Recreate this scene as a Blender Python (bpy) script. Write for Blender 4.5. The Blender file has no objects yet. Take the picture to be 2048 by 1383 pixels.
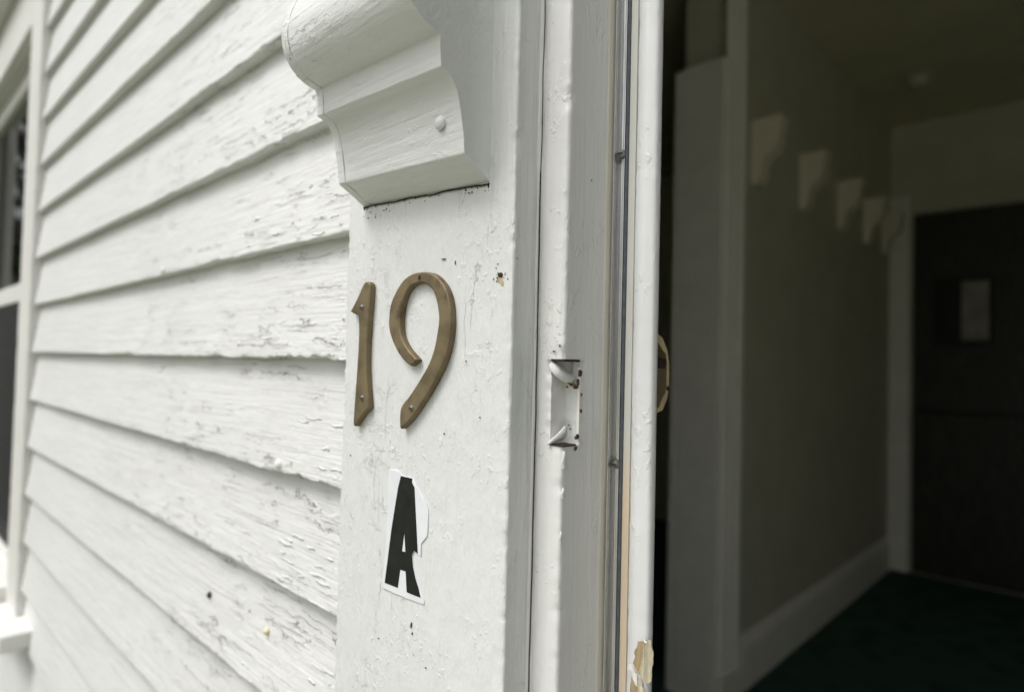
import bpy, bmesh, math, random
import numpy as np
from mathutils import Vector, Matrix

random.seed(7)
rng = np.random.default_rng(11)
scene = bpy.context.scene
COL = scene.collection

# ------------------------------------------------------------------ camera
cam_d = bpy.data.cameras.new("camera")
cam = bpy.data.objects.new("camera", cam_d)
COL.objects.link(cam)
cam_d.sensor_width = 36.0
cam_d.lens = 22.266
cam_d.clip_start = 0.02
cam_d.clip_end = 400
M = Matrix(((0.722576, 0.001910, 0.691289, 0.0),
            (0.690860, -0.037336, -0.722024, -0.25),
            (0.024431, 0.999301, -0.028298, 1.2),
            (0, 0, 0, 1)))
cam.matrix_world = M
cam_d.dof.use_dof = True
cam_d.dof.focus_distance = 0.385
cam_d.dof.aperture_fstop = 4.2
scene.camera = cam

# ------------------------------------------------------------------ world, sun, exposure
SUN_AZ = math.radians(247)     # direction the light comes from, counter-clockwise from +X
SUN_EL = math.radians(57)
world = bpy.data.worlds.new("World")
scene.world = world
world.use_nodes = True
wn = world.node_tree.nodes
wl = world.node_tree.links
wn.clear()
w_out = wn.new("ShaderNodeOutputWorld")
w_bg = wn.new("ShaderNodeBackground")
w_hsv = wn.new("ShaderNodeHueSaturation")
w_sky = wn.new("ShaderNodeTexSky")
w_sky.sky_type = 'NISHITA'
w_sky.sun_disc = False
w_sky.sun_elevation = SUN_EL
w_sky.sun_rotation = math.pi / 2 - SUN_AZ
w_sky.air_density = 1.0
w_sky.dust_density = 6.0
w_sky.ozone_density = 1.0
w_hsv.inputs["Saturation"].default_value = 0.22      # an overcast, nearly white sky
w_bg.inputs["Strength"].default_value = 0.125
wl.new(w_sky.outputs[0], w_hsv.inputs["Color"])
wl.new(w_hsv.outputs[0], w_bg.inputs["Color"])
wl.new(w_bg.outputs[0], w_out.inputs[0])

sun_d = bpy.data.lights.new("sun", 'SUN')
sun_d.energy = 1.1
sun_d.angle = math.radians(22)
sun_d.color = (1.0, 0.985, 0.955)
sun = bpy.data.objects.new("sun", sun_d)
COL.objects.link(sun)
sdir = Vector((math.cos(SUN_EL) * math.cos(SUN_AZ), math.cos(SUN_EL) * math.sin(SUN_AZ), math.sin(SUN_EL)))
sun.rotation_euler = sdir.to_track_quat('Z', 'Y').to_euler()
sun.location = sdir * 20

scene.view_settings.view_transform = 'Standard'
scene.view_settings.look = 'None'
scene.view_settings.gamma = 1.0
scene.view_settings.use_curve_mapping = False
scene.view_settings.exposure = 0.36
scene.cycles.max_bounces = 9
scene.cycles.diffuse_bounces = 7
scene.cycles.use_denoising = True

# ------------------------------------------------------------------ helpers
def tag(o, label=None, cat=None, group=None, kind=None):
    if label: o["label"] = label
    if cat: o["category"] = cat
    if group: o["group"] = group
    if kind: o["kind"] = kind
    return o

def empty(name, loc, label=None, cat=None, group=None):
    o = bpy.data.objects.new(name, None)
    o.empty_display_size = 0.05
    COL.objects.link(o)
    o.location = loc
    tag(o, label, cat, group)
    return o

def link(name, me, mat=None, parent=None, smooth=False):
    """Mesh vertices are given in world metres; a child is placed relative to its parent's origin."""
    o = bpy.data.objects.new(name, me)
    COL.objects.link(o)
    if mat: me.materials.append(mat)
    if smooth:
        me.polygons.foreach_set("use_smooth", [True] * len(me.polygons))
    if parent is not None:
        o.parent = parent
        root = parent
        off = Vector((0, 0, 0))
        while root is not None:
            off += root.location
            root = root.parent
        me.transform(Matrix.Translation(-off))
    return o

def recentre(o):
    """Put a top-level mesh's origin at the middle of its base."""
    me = o.data
    n = len(me.vertices)
    co = np.empty(n * 3); me.vertices.foreach_get("co", co); co = co.reshape(-1, 3)
    c = Vector(((co[:, 0].min() + co[:, 0].max()) / 2, (co[:, 1].min() + co[:, 1].max()) / 2, co[:, 2].min()))
    me.transform(Matrix.Translation(-c)); o.location = c
    return o

def raw(name, verts, faces):
    me = bpy.data.meshes.new(name)
    me.from_pydata([tuple(v) for v in verts], [], [tuple(f) for f in faces])
    me.update()
    return me

def grid_faces(nu, nv, wrap_u=False, off=0):
    f = []
    for j in range(nv - 1):
        for i in range(nu if wrap_u else nu - 1):
            a = off + j * nu + i
            b = off + j * nu + (i + 1) % nu
            f.append((a, b, b + nu, a + nu))
    return f

def fixn(me):
    bm = bmesh.new(); bm.from_mesh(me)
    bmesh.ops.recalc_face_normals(bm, faces=bm.faces)
    bm.to_mesh(me); bm.free()
    return me

def box_mesh(name, lo, hi, bevel=0.0, seg=2):
    bm = bmesh.new()
    bmesh.ops.create_cube(bm, size=1.0)
    lo = Vector(lo); hi = Vector(hi)
    for v in bm.verts:
        v.co = Vector(((v.co.x + .5) * (hi.x - lo.x) + lo.x, (v.co.y + .5) * (hi.y - lo.y) + lo.y, (v.co.z + .5) * (hi.z - lo.z) + lo.z))
    if bevel > 0:
        bmesh.ops.bevel(bm, geom=bm.edges[:], offset=bevel, segments=seg, profile=0.5, affect='EDGES')
    me = bpy.data.meshes.new(name); bm.to_mesh(me); bm.free()
    return me

def boxes_mesh(name, items, bevel=0.0):
    bm = bmesh.new()
    for lo, hi in items:
        t = box_mesh("t", lo, hi, bevel)
        bm.from_mesh(t); bpy.data.meshes.remove(t)
    me = bpy.data.meshes.new(name); bm.to_mesh(me); bm.free()
    return me

# value noise, vectorised
def _hash(ix, iy, s):
    n = (ix.astype(np.int64) * 374761393 + iy.astype(np.int64) * 668265263 + s * 974634777) & 0xffffffff
    n = ((n ^ (n >> 13)) * 1274126177) & 0xffffffff
    return ((n ^ (n >> 16)) & 0xffff) / 65535.0

def vnoise(x, y, s=0):
    x = np.asarray(x, float); y = np.asarray(y, float)
    ix = np.floor(x); iy = np.floor(y)
    fx = x - ix; fy = y - iy
    fx = fx * fx * (3 - 2 * fx); fy = fy * fy * (3 - 2 * fy)
    a = _hash(ix, iy, s); b = _hash(ix + 1, iy, s); c = _hash(ix, iy + 1, s); d = _hash(ix + 1, iy + 1, s)
    return (a * (1 - fx) + b * fx) * (1 - fy) + (c * (1 - fx) + d * fx) * fy

def fbm(x, y, s=0, o=4, g=0.5):
    t = 0; a = 1; n = 0
    for k in range(o):
        t = t + a * (vnoise(x * 2 ** k, y * 2 ** k, s + k * 17) - .5); n += a; a *= g
    return t / n * 2          # about -1..1

def sst(a, b, x):
    t = np.clip((x - a) / (b - a), 0, 1)
    return t * t * (3 - 2 * t)

def fillet(pts, rad, seg=4):
    """Round the corners of a 2-D polyline/polygon; rad: number or list."""
    n = len(pts); out = []
    if not isinstance(rad, (list, tuple)): rad = [rad] * n
    for i in range(n):
        p = np.array(pts[i], float); r = rad[i]
        if r <= 0: out.append(tuple(p)); continue
        a = np.array(pts[i - 1], float); b = np.array(pts[(i + 1) % n], float)
        da = a - p; db = b - p
        la = np.linalg.norm(da); lb = np.linalg.norm(db)
        rr = min(r, la * .45, lb * .45)
        s = p + da / la * rr; e = p + db / lb * rr
        for k in range(seg + 1):
            t = k / seg
            out.append(tuple((1 - t) ** 2 * s + 2 * t * (1 - t) * p + t * t * e))
    return out

def resample(pts, step):
    out = []
    n = len(pts)
    for i in range(n):
        a = np.array(pts[i]); b = np.array(pts[(i + 1) % n])
        L = np.linalg.norm(b - a)
        k = max(1, int(round(L / step)))
        for j in range(k): out.append(tuple(a + (b - a) * j / k))
    return out

def vertical(name, poly, z0, z1, dz=0.01, step=None, amp=0.0, edge=0.0, seed=0, fine=None):
    """Extrude a closed (x, y) profile upward with hand-painted unevenness."""
    if step: poly = resample(poly, step)
    p = np.array(poly); n = len(p)
    area = .5 * np.sum(p[:, 0] * np.roll(p[:, 1], -1) - np.roll(p[:, 0], -1) * p[:, 1])
    if area < 0: p = p[::-1].copy()
    t = np.roll(p, -1, 0) - np.roll(p, 1, 0)
    nn = np.stack([t[:, 1], -t[:, 0]], 1); nn /= np.linalg.norm(nn, axis=1)[:, None] + 1e-12
    d1 = p - np.roll(p, 1, 0); d2 = np.roll(p, -1, 0) - p
    ang = np.abs(np.arctan2(d1[:, 0] * d2[:, 1] - d1[:, 1] * d2[:, 0], (d1 * d2).sum(1)))
    k = np.exp(-((np.arange(-4, 5)) / 2.0) ** 2)
    corner = np.zeros(n)
    for j, w in zip(range(-4, 5), k): corner = np.maximum(corner, np.roll(ang, j) * w)
    corner = np.clip(corner / .5, 0, 1)
    s = np.concatenate([[0], np.cumsum(np.linalg.norm(d2, axis=1))])[:-1]
    if fine is not None:
        zs = np.concatenate([np.arange(z0, fine[0], .02), np.arange(fine[0], fine[1], dz), np.arange(fine[1], z1, .02), [z1]])
        zs = np.unique(np.clip(zs, z0, z1))
    else:
        zs = np.linspace(z0, z1, max(2, int((z1 - z0) / dz)))
    S, Z = np.meshgrid(s, zs)
    disp = amp * (fbm(S * 60, Z * 14, seed, 4) + .5 * fbm(S * 260, Z * 70, seed + 5, 3))
    if edge > 0:
        e = .4 * fbm(S * 5, Z * 60, seed + 9, 4, .6) + 1.6 * fbm(S * 5, Z * 330, seed + 19, 3, .7) - .25
        chip = sst(.22, .34, fbm(S * 3, Z * 60, seed + 33, 5, .65))
        disp = disp + corner[None, :] * edge * (e * .6 - 1.5 * chip)
    X = p[:, 0][None, :] + nn[:, 0][None, :] * disp
    Y = p[:, 1][None, :] + nn[:, 1][None, :] * disp
    verts = np.stack([X, Y, Z], -1).reshape(-1, 3)
    faces = grid_faces(n, len(zs), True)
    faces.append(tuple(range(n - 1, -1, -1)))
    faces.append(tuple((len(zs) - 1) * n + i for i in range(n)))
    return raw(name, verts, faces)

def join_meshes(name, ms):
    bm = bmesh.new()
    for m in ms:
        bm.from_mesh(m); bpy.data.meshes.remove(m)
    me = bpy.data.meshes.new(name); bm.to_mesh(me); bm.free()
    return me

def smooth_by_angle(o, deg=35):
    me = o.data
    me.polygons.foreach_set("use_smooth", [True] * len(me.polygons))
    bm = bmesh.new(); bm.from_mesh(me)
    lim = math.radians(deg)
    for e in bm.edges:
        if len(e.link_faces) == 2 and e.calc_face_angle(0) > lim: e.smooth = False
    bm.to_mesh(me); bm.free()

def dome(name, c, axis, r, h, seg=14, rings=5):
    """A low dome (a nail or screw head) on a surface, standing up along axis."""
    ax = Vector(axis).normalized(); q = ax.to_track_quat('Z', 'Y')
    vs = []; fs = []
    for j in range(rings):
        a = j / (rings - 1) * math.pi / 2 * .96
        for i in range(seg):
            b = i / seg * 2 * math.pi
            vs.append(Vector(c) + q @ Vector((r * math.cos(a) * math.cos(b), r * math.cos(a) * math.sin(b), h * math.sin(a))))
    fs = grid_faces(seg, rings, True)
    fs.append(tuple((rings - 1) * seg + i for i in range(seg)))
    return raw(name, vs, fs)

def disc_blob(name, c, ux, uz, rx, rz, thick, normal, seed=0, seg=18, rough=.3):
    """An irregular thin chip lying on a surface."""
    r = random.Random(seed)
    ux = Vector(ux); uz = Vector(uz); nrm = Vector(normal)
    rr = [1 + rough * (r.random() - .5) * 2 for _ in range(seg)]
    rr = [(rr[i] + rr[i - 1] * .6 + rr[(i + 1) % seg] * .6) / 2.2 for i in range(seg)]
    base = []; top = []
    for i in range(seg):
        a = i / seg * 2 * math.pi
        d = ux * (rx * rr[i] * math.cos(a)) + uz * (rz * rr[i] * math.sin(a))
        base.append(Vector(c) + d); top.append(Vector(c) + d * .9 + nrm * thick)
    vs = base + top
    fs = [(i, (i + 1) % seg, seg + (i + 1) % seg, seg + i) for i in range(seg)] + [tuple(seg + i for i in range(seg))]
    return raw(name, vs, fs)

def ribbon(name, path, width, thick, taper=None):
    """A curled strip of paint: path of 3-D points, width vectors (one per point)."""
    path = [Vector(p) for p in path]; n = len(path)
    vs = []
    for i, p in enumerate(path):
        t = (path[min(i + 1, n - 1)] - path[max(i - 1, 0)]).normalized()
        w = Vector(width[i])
        nr = t.cross(w).normalized() * thick / 2
        vs += [p - w / 2 - nr, p + w / 2 - nr, p + w / 2 + nr, p - w / 2 + nr]
    fs = []
    for i in range(n - 1):
        for k in range(4):
            a = i * 4 + k; b = i * 4 + (k + 1) % 4
            fs.append((a, b, b + 4, a + 4))
    fs += [(3, 2, 1, 0), tuple((n - 1) * 4 + k for k in range(4))]
    return raw(name, vs, fs)

def catmull(pts, sub=3, sharp=()):
    out = []; n = len(pts)
    P = [np.array(p, float) for p in pts]
    for i in range(n):
        p0, p1, p2, p3 = P[i - 1], P[i], P[(i + 1) % n], P[(i + 2) % n]
        if i in sharp: p0 = p1
        if (i + 1) % n in sharp: p3 = p2
        for k in range(sub):
            t = k / sub
            out.append(tuple(.5 * (2 * p1 + (p2 - p0) * t + (2 * p0 - 5 * p1 + 4 * p2 - p3) * t * t + (3 * p1 - p0 - 3 * p2 + p3) * t ** 3)))
    return out

def plate(name, outline, holes, y_front, thick, bevel, seg=3):
    """A flat cut-out in the wall plane: (x, z) outlines in mm, bevelled on its front."""
    cu = bpy.data.curves.new("t", 'CURVE'); cu.dimensions = '2D'; cu.fill_mode = 'BOTH'
    for ring in [outline] + list(holes):
        sp = cu.splines.new('POLY'); sp.points.add(len(ring) - 1)
        for q, (a, b) in zip(sp.points, ring): q.co = (a / 1000, b / 1000, 0, 1)
        sp.use_cyclic_u = True
    cu.extrude = max(thick / 2 - bevel, 1e-5); cu.bevel_depth = bevel; cu.bevel_resolution = seg; cu.offset = -bevel - (.0005 if thick > .002 else 0)
    ob = bpy.data.objects.new("t", cu); COL.objects.link(ob)
    dg = bpy.context.evaluated_depsgraph_get()
    me = bpy.data.meshes.new_from_object(ob.evaluated_get(dg))
    me.name = name
    bpy.data.objects.remove(ob); bpy.data.curves.remove(cu)
    # local z of the curve points outward (-y)
    me.transform(Matrix(((1, 0, 0, 0), (0, 0, -1, y_front + thick / 2), (0, 1, 0, 0), (0, 0, 0, 1))))
    return me

# ------------------------------------------------------------------ materials
class N:
    def __init__(self, name):
        self.m = bpy.data.materials.new(name); self.m.use_nodes = True
        self.t = self.m.node_tree; self.n = self.t.nodes; self.l = self.t.links
        self.b = self.n["Principled BSDF"]
    def put(self, sock, v):
        if isinstance(v, bpy.types.NodeSocket): self.l.new(v, sock)
        elif v is not None: sock.default_value = v
    def pos(self):
        return self.n.new("ShaderNodeNewGeometry").outputs["Position"]
    def map(self, v, s, off=(0, 0, 0)):
        k = self.n.new("ShaderNodeMapping"); self.l.new(v, k.inputs[0])
        k.inputs["Scale"].default_value = s; k.inputs["Location"].default_value = off
        return k.outputs[0]
    def noise(self, v, scale=1.0, detail=4, rough=.5, dist=0.0):
        k = self.n.new("ShaderNodeTexNoise"); self.l.new(v, k.inputs["Vector"])
        k.inputs["Scale"].default_value = scale; k.inputs["Detail"].default_value = detail
        k.inputs["Roughness"].default_value = rough; k.inputs["Distortion"].default_value = dist
        return k.outputs[0]
    def vor(self, v, scale, feature='F1', rnd=1.0):
        k = self.n.new("ShaderNodeTexVoronoi"); k.feature = feature; self.l.new(v, k.inputs["Vector"])
        k.inputs["Scale"].default_value = scale; k.inputs["Randomness"].default_value = rnd
        return k.outputs["Distance"]
    def ss(self, x, a, b, lo=0.0, hi=1.0):
        k = self.n.new("ShaderNodeMapRange"); k.interpolation_type = 'SMOOTHSTEP'; self.put(k.inputs[0], x)
        k.inputs[1].default_value = a; k.inputs[2].default_value = b; k.inputs[3].default_value = lo; k.inputs[4].default_value = hi
        return k.outputs[0]
    def mth(self, op, a, b=None, c=None):
        k = self.n.new("ShaderNodeMath"); k.operation = op
        self.put(k.inputs[0], a); self.put(k.inputs[1], b)
        if c is not None: self.put(k.inputs[2], c)
        return k.outputs[0]
    def mul(self, a, b): return self.mth('MULTIPLY', a, b)
    def add(self, a, b): return self.mth('ADD', a, b)
    def mix(self, f, a, b):
        k = self.n.new("ShaderNodeMix"); k.data_type = 'RGBA'
        self.put(k.inputs[0], f); self.put(k.inputs[6], a); self.put(k.inputs[7], b)
        return k.outputs[2]
    def bump(self, h, strength=1.0, dist=1.0):
        k = self.n.new("ShaderNodeBump"); k.inputs["Strength"].default_value = strength; k.inputs["Distance"].default_value = dist
        self.l.new(h, k.inputs["Height"]); self.l.new(k.outputs[0], self.b.inputs["Normal"])
    def sep(self, v):
        k = self.n.new("ShaderNodeSeparateXYZ"); self.l.new(v, k.inputs[0]); return k.outputs
    def fin(self, col=None, rough=None, metal=None, spec=None):
        self.put(self.b.inputs["Base Color"], col); self.put(self.b.inputs["Roughness"], rough)
        self.put(self.b.inputs["Metallic"], metal); self.put(self.b.inputs["Specular IOR Level"], spec)
        return self.m

def c4(r, g, b): return (r, g, b, 1)

def old_paint(name, col, along='x', relief=1.0, grain=1.0, lumps=1.0, dirt=1.0, crack=.6, cover=(.44, .60), rough=.5, near=None, off=(0, 0, 0), cross=0.0):
    """Layers of old brushed oil paint over wood: ragged cracks along the grain with lifted lips, brush marks, lumps, grime."""
    m = N(name); p = m.map(m.pos(), (1, 1, 1), off)
    X, Y, Z = m.sep(p)
    A = m.add(X, m.mul(Y, 1.0)) if along == 'z' else Z        # runs across the grain
    B = m.add(X, m.mul(Y, 1.0)) if along == 'x' else Z
    if along == 'x': ax = lambda l, c: (l, c, c)              # scales: l along the grain, c across it
    else: ax = lambda l, c: (c, c, l)
    mask = m.ss(m.noise(m.map(p, ax(4, 12)), 1.0, 3, .6), cover[0], cover[1])
    if near is not None:
        mask = m.mul(mask, m.ss(X, near[0], near[1], .18, 1.0))
    def streak(axis, f, jit, js, brk_s, thr, w, o):
        jn = m.noise(m.map(p, js, o), 1.0, 5, .68)
        wv = m.add(m.mul(axis, f), m.mul(jn, jit))
        fr = m.mth('FRACT', wv)
        bk = m.ss(m.noise(m.map(p, brk_s, (o[1], o[2], o[0])), 1.0, 3, .6), thr, thr + .07)
        line = m.mth('SUBTRACT', 1.0, m.ss(m.mth('ABSOLUTE', m.mth('SUBTRACT', fr, .93)), w * .3, w))
        lift = m.mul(m.ss(fr, .45, .90), m.ss(fr, .97, .925))
        return m.mul(line, bk), m.mul(lift, bk)
    c1, l1 = streak(A, 68.0, 2.6, ax(34, 60), ax(20, 46), .50, .050, (1.1, 3.7, 8.2))
    c2, l2 = streak(A, 170.0, 2.2, ax(22, 60), ax(15, 80), .54, .085, (5.3, .7, 2.9))
    c1 = m.mul(c1, mask); c2 = m.mul(c2, mask)
    l1 = m.mul(l1, mask); l2 = m.mul(l2, mask)
    crk = m.mth('MAXIMUM', c1, m.mul(c2, .75))
    lift = m.add(l1, m.mul(l2, .5))
    if cross > 0:
        c3, l3 = streak(B, 75.0, 2.4, ax(60, 50), ax(60, 26), .52, .050, (2.2, 9.1, 4.4))
        crk = m.mth('MAXIMUM', crk, m.mul(m.mul(c3, mask), cross)); lift = m.add(lift, m.mul(m.mul(l3, mask), cross))
    brush = m.noise(m.map(p, ax(13, 400)), 1.0, 2, .6)
    brush2 = m.noise(m.map(p, ax(6, 130)), 1.0, 2, .6)
    soft = m.noise(m.map(p, ax(40, 90)), 1.0, 4, .6)
    lump = m.noise(m.map(p, ax(.7, 1)), 230, 3, .55)
    lump = m.mul(m.ss(lump, .54, .68), m.ss(m.noise(p, 24, 2), .46, .58))
    h = m.mul(lift, .00055 * relief)
    h = m.add(h, m.mul(crk, -.0006 * relief))
    h = m.add(h, m.mul(brush, .00055 * grain))
    h = m.add(h, m.mul(brush2, .0009 * grain))
    h = m.add(h, m.mul(soft, .0011 * grain))
    h = m.add(h, m.mul(lump, .0006 * lumps))
    m.bump(h, 1.0, 1.0)
    tone = m.noise(m.map(p, (4, 7, 7)), 1.0, 4, .6)
    c0 = m.mix(m.ss(tone, .35, .7), c4(*[k * .955 for k in col]), c4(*col))
    stain = m.mul(m.ss(m.noise(m.map(p, ax(7, 24), (5, 5, 5)), 1.0, 4, .65), .60, .80), .20 * dirt)
    c0 = m.mix(stain, c0, c4(.46, .44, .37))
    c0 = m.mix(m.mul(crk, crack), c0, c4(.16, .15, .13))
    sp = m.mul(m.ss(m.vor(m.map(p, (1, 1, 1), (.3, .7, .1)), 95.0), .10, .06), m.ss(m.noise(p, 37, 2), .62, .66))
    c0 = m.mix(m.mul(sp, .7 * dirt), c0, c4(.12, .105, .085))
    rr = m.ss(soft, .3, .7, rough - .08, rough + .10)
    return m.fin(c0, rr, 0.0, .42)

WHITE = (.71, .725, .71)
m_clap = old_paint("clapboard_paint", (.695, .705, .685), 'x', 1.15, .95, .3, .7, .92, (.375, .535), .55, near=(-1.25, -.45))
m_cas = old_paint("casing_paint", WHITE, 'z', .65, 1.2, .42, .7, .18, (.47, .63), .42, cross=.9)
m_corb = old_paint("corbel_paint", WHITE, 'x', .5, .7, .35, 2.0, .5, (.54, .68), .40, off=(.37, .2, .61))
m_jamb = old_paint("jamb_paint", (.745, .75, .73), 'z', .5, .6, .6, .9, .35, (.58, .72), .40, off=(1.3, .7, .2))
m_stop = old_paint("stop_paint", (.79, .80, .80), 'z', .3, .30, .5, .8, .3, (.62, .76), .34, off=(2.3, .1, .7))
m_trim = old_paint("window_trim_paint", (.74, .735, .70), 'z', .4, .6, .5, .8, .4, (.56, .70), .5, off=(.5, 3.1, .9))

def plain(name, col, rough=.6, metal=0.0, var=.12, scale=30, bump=0.0002, spec=.4, stretch=(1, 1, 1)):
    m = N(name); p = m.map(m.pos(), stretch)
    n = m.noise(p, scale, 6, .6)
    c = m.mix(m.ss(n, .3, .7), c4(*[k * (1 - var) for k in col]), c4(*[min(1, k * (1 + var)) for k in col]))
    m.bump(m.mul(n, bump), 1.0, 1.0)
    return m.fin(c, rough, metal, spec)

def brass_mat():
    m = N("tarnished_brass"); p = m.pos()
    n = m.noise(p, 55, 6, .62); n2 = m.noise(m.map(p, (1, 1, .5), (2, 0, 1)), 160, 5, .6)
    c = m.mix(m.ss(n, .35, .68), c4(.155, .120, .068), c4(.240, .192, .115))
    pit = m.mul(m.ss(n2, .55, .68), m.ss(m.noise(p, 26, 3), .46, .58))
    c = m.mix(m.mul(pit, .7), c, c4(.09, .05, .028))
    m.bump(m.add(m.mul(n2, .00009), m.mul(m.noise(p, 700, 2), .00004)), 1.0, 1.0)
    return m.fin(c, m.ss(n, .3, .7, .50, .66), .55, .4)
m_brass = brass_mat()
m_alu = plain("dull_aluminium", (.74, .74, .73), .26, .92, .12, 40, .00006, .5, (30, 30, 1))
m_steel = plain("dull_screw_steel", (.20, .20, .19), .5, .7, .2, 500, .00004)
m_vinyl_dk = plain("grey_vinyl_seal", (.10, .11, .125), .5, 0, .2, 200, .00006)
def strip_mat():
    """Wooden strip: primed grey-white above, paint worn off to warm bare wood lower down."""
    m = N("worn_primed_strip"); p = m.pos(); Z = m.sep(p)[2]
    n = m.noise(m.map(p, (60, 60, 18)), 1.0, 4, .6)
    e = m.ss(m.add(Z, m.mul(n, .05)), 1.15, 1.19)
    c = m.mix(e, c4(.74, .62, .46), c4(.68, .68, .63))
    c = m.mix(m.ss(n, .5, .8, 0, .3), c, c4(.55, .48, .36))
    m.bump(m.mul(n, .0002), 1.0, 1.0)
    return m.fin(c, .55, 0, .3)
m_strip = strip_mat()
m_cream = plain("bare_primed_wood", (.66, .63, .55), .65, 0, .12, 60, .0001, .3, (1, 1, .15))
m_wood = plain("bare_brown_wood", (.36, .27, .16), .75, 0, .35, 120, .0003, .2, (1, 1, .12))
m_oldpaint = plain("old_yellow_paint", (.55, .44, .26), .6, 0, .15, 150, .0002)
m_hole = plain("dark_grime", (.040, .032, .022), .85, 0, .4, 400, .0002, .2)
m_rust = plain("rusty_wood_chip", (.085, .062, .044), .8, 0, .4, 600, .0003, .2)
m_flake = plain("paint_flake", (.78, .775, .73), .5, 0, .05, 200, .0002)
m_flake_y = plain("paint_flake_back", (.66, .60, .44), .6, 0, .12, 200, .0003)
m_black = plain("black_vinyl_print", (.016, .017, .016), .38, 0, .25, 90, .00003)
m_stick = plain("white_vinyl_sticker", (.745, .765, .79), .34, 0, .04, 40, .00008)
m_house = plain("house_sheathing", (.5, .49, .45), .8)
m_wall = plain("hall_wall_paint", (.54, .525, .41), .55, 0, .05, 5, .0006)
m_ceil = plain("hall_ceiling_paint", (.60, .57, .39), .7, 0, .06, 4, .0006)
m_trimin = plain("hall_trim_paint", (.86, .84, .76), .42, 0, .04, 9, .0004)
m_bracket = plain('hall_bracket_paint', (.76, .71, .55), .5, 0, .05, 9, .0004)
m_door = plain("dark_door_stain", (.035, .032, .026), .45, 0, .3, 9, .0004, .4, (6, 1, 1))
m_notice = plain("pale_notice_paper", (.32, .31, .25), .6, 0, .15, 12)
m_frame_dk = plain("black_frame", (.012, .012, .012), .4)
m_screen = plain("black_insect_screen", (.030, .030, .031), .7, 0, .2, 30, .0003)
def screen_mat():
    m = N("insect_screen_mesh")
    m.fin(c4(.035, .035, .036), .7, 0, .3)
    tr = m.n.new("ShaderNodeBsdfTransparent"); mx = m.n.new("ShaderNodeMixShader"); mx.inputs[0].default_value = .6
    m.l.new(tr.outputs[0], mx.inputs[1]); m.l.new(m.b.outputs[0], mx.inputs[2])
    m.l.new(mx.outputs[0], m.n["Material Output"].inputs[0])
    return m.m
m_screen = screen_mat()
m_light_block = plain("dark_light_block", (.045, .05, .05), .8)  # for the added sheet that darkens the upper pane
m_bark = plain("bark", (.09, .07, .05), .9, 0, .4, 8, .01)
m_concrete = plain("stoop_concrete", (.34, .335, .28), .9, 0, .15, 14, .002)

m_bounce_ground = plain("pale_bounce_ground", (.58, .56, .50), .95, 0, .12, 40, .004)  # for the added slab that reflects daylight indoors

def carpet_mat():
    m = N("teal_carpet"); p = m.pos()
    n = m.noise(p, 260, 3, .7); n2 = m.noise(p, 9, 4)
    c = m.mix(n, c4(.034, .072, .060), c4(.078, .135, .112))
    c = m.mix(m.ss(n2, .4, .7, 0, .35), c, c4(.012, .022, .02))
    m.bump(m.mul(n, .004), 1.0, 1.0)
    return m.fin(c, .95, 0, .1)
m_carpet = carpet_mat()

def grass_mat():
    m = N("lawn_grass"); p = m.pos()
    n = m.noise(p, 3, 8, .65); n2 = m.noise(p, 60, 4, .7)
    c = m.mix(n, c4(.045, .075, .018), c4(.10, .125, .04))
    c = m.mix(m.ss(n2, .45, .7, 0, .5), c, c4(.14, .14, .06))
    m.bump(m.mul(n2, .03), 1.0, 1.0)
    return m.fin(c, .9, 0, .2)
m_grass = grass_mat()

def leaf_mat():
    m = N("tree_leaf"); p = m.pos()
    c = m.mix(m.noise(p, 2.5, 4), c4(.025, .055, .014), c4(.065, .11, .03))
    return m.fin(c, .55, 0, .4)
m_leaf = leaf_mat()

def glass_mat():
    m = N("window_glass")
    fr = m.n.new("ShaderNodeFresnel"); fr.inputs[0].default_value = 1.5
    tr = m.n.new("ShaderNodeBsdfTransparent"); tr.inputs[0].default_value = (.82, .86, .84, 1)
    gl = m.n.new("ShaderNodeBsdfGlossy"); gl.inputs["Roughness"].default_value = .015
    mx = m.n.new("ShaderNodeMixShader")
    m.l.new(fr.outputs[0], mx.inputs[0]); m.l.new(tr.outputs[0], mx.inputs[1]); m.l.new(gl.outputs[0], mx.inputs[2])
    m.l.new(mx.outputs[0], m.n["Material Output"].inputs[0])
    return m.m
m_glass = glass_mat()

# ------------------------------------------------------------------ the setting: ground, hall
WX0, WX1 = -2.605, -1.745          # window opening
WZ0, WZ1 = 0.695, 1.93
DX0, DX1 = -0.2195, 1.35         # clear door opening between jambs, its unseen width enlarged to admit more daylight
HB = 4.236                       # back wall of the hall
CEIL = 2.74

def lawn():
    n = 60
    xs = np.linspace(-1, 1, n); xs = np.sign(xs) * np.abs(xs) ** 2.2 * 150
    X, Y = np.meshgrid(xs, xs)
    Z = -.42 + .12 * fbm(X * .05, Y * .05, 3, 3) * np.clip(np.hypot(X, Y) / 12 - .4, 0, 1)
    me = raw("lawn", np.stack([X, Y, Z], -1).reshape(-1, 3), grid_faces(n, n))
    tag(link("lawn", me, m_grass, None, True), kind="structure")
lawn()
tag(link("front_walk", box_mesh("front_walk", (-.6, -30, -.60), (2.0, -1.5, -.385), .02), m_concrete), kind="structure")
tag(link("bounce_ground", box_mesh("bounce_ground", (2.3, -26, -.60), (13, -1.2, -.39), .02), m_bounce_ground), kind="structure")  # unseen pale slab, added to bounce daylight onto the hall pilaster
tag(link("stoop", box_mesh("stoop", (-.75, -1.498, -.42), (2.1, .02, -.13), .015), m_concrete), kind="structure")

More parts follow.
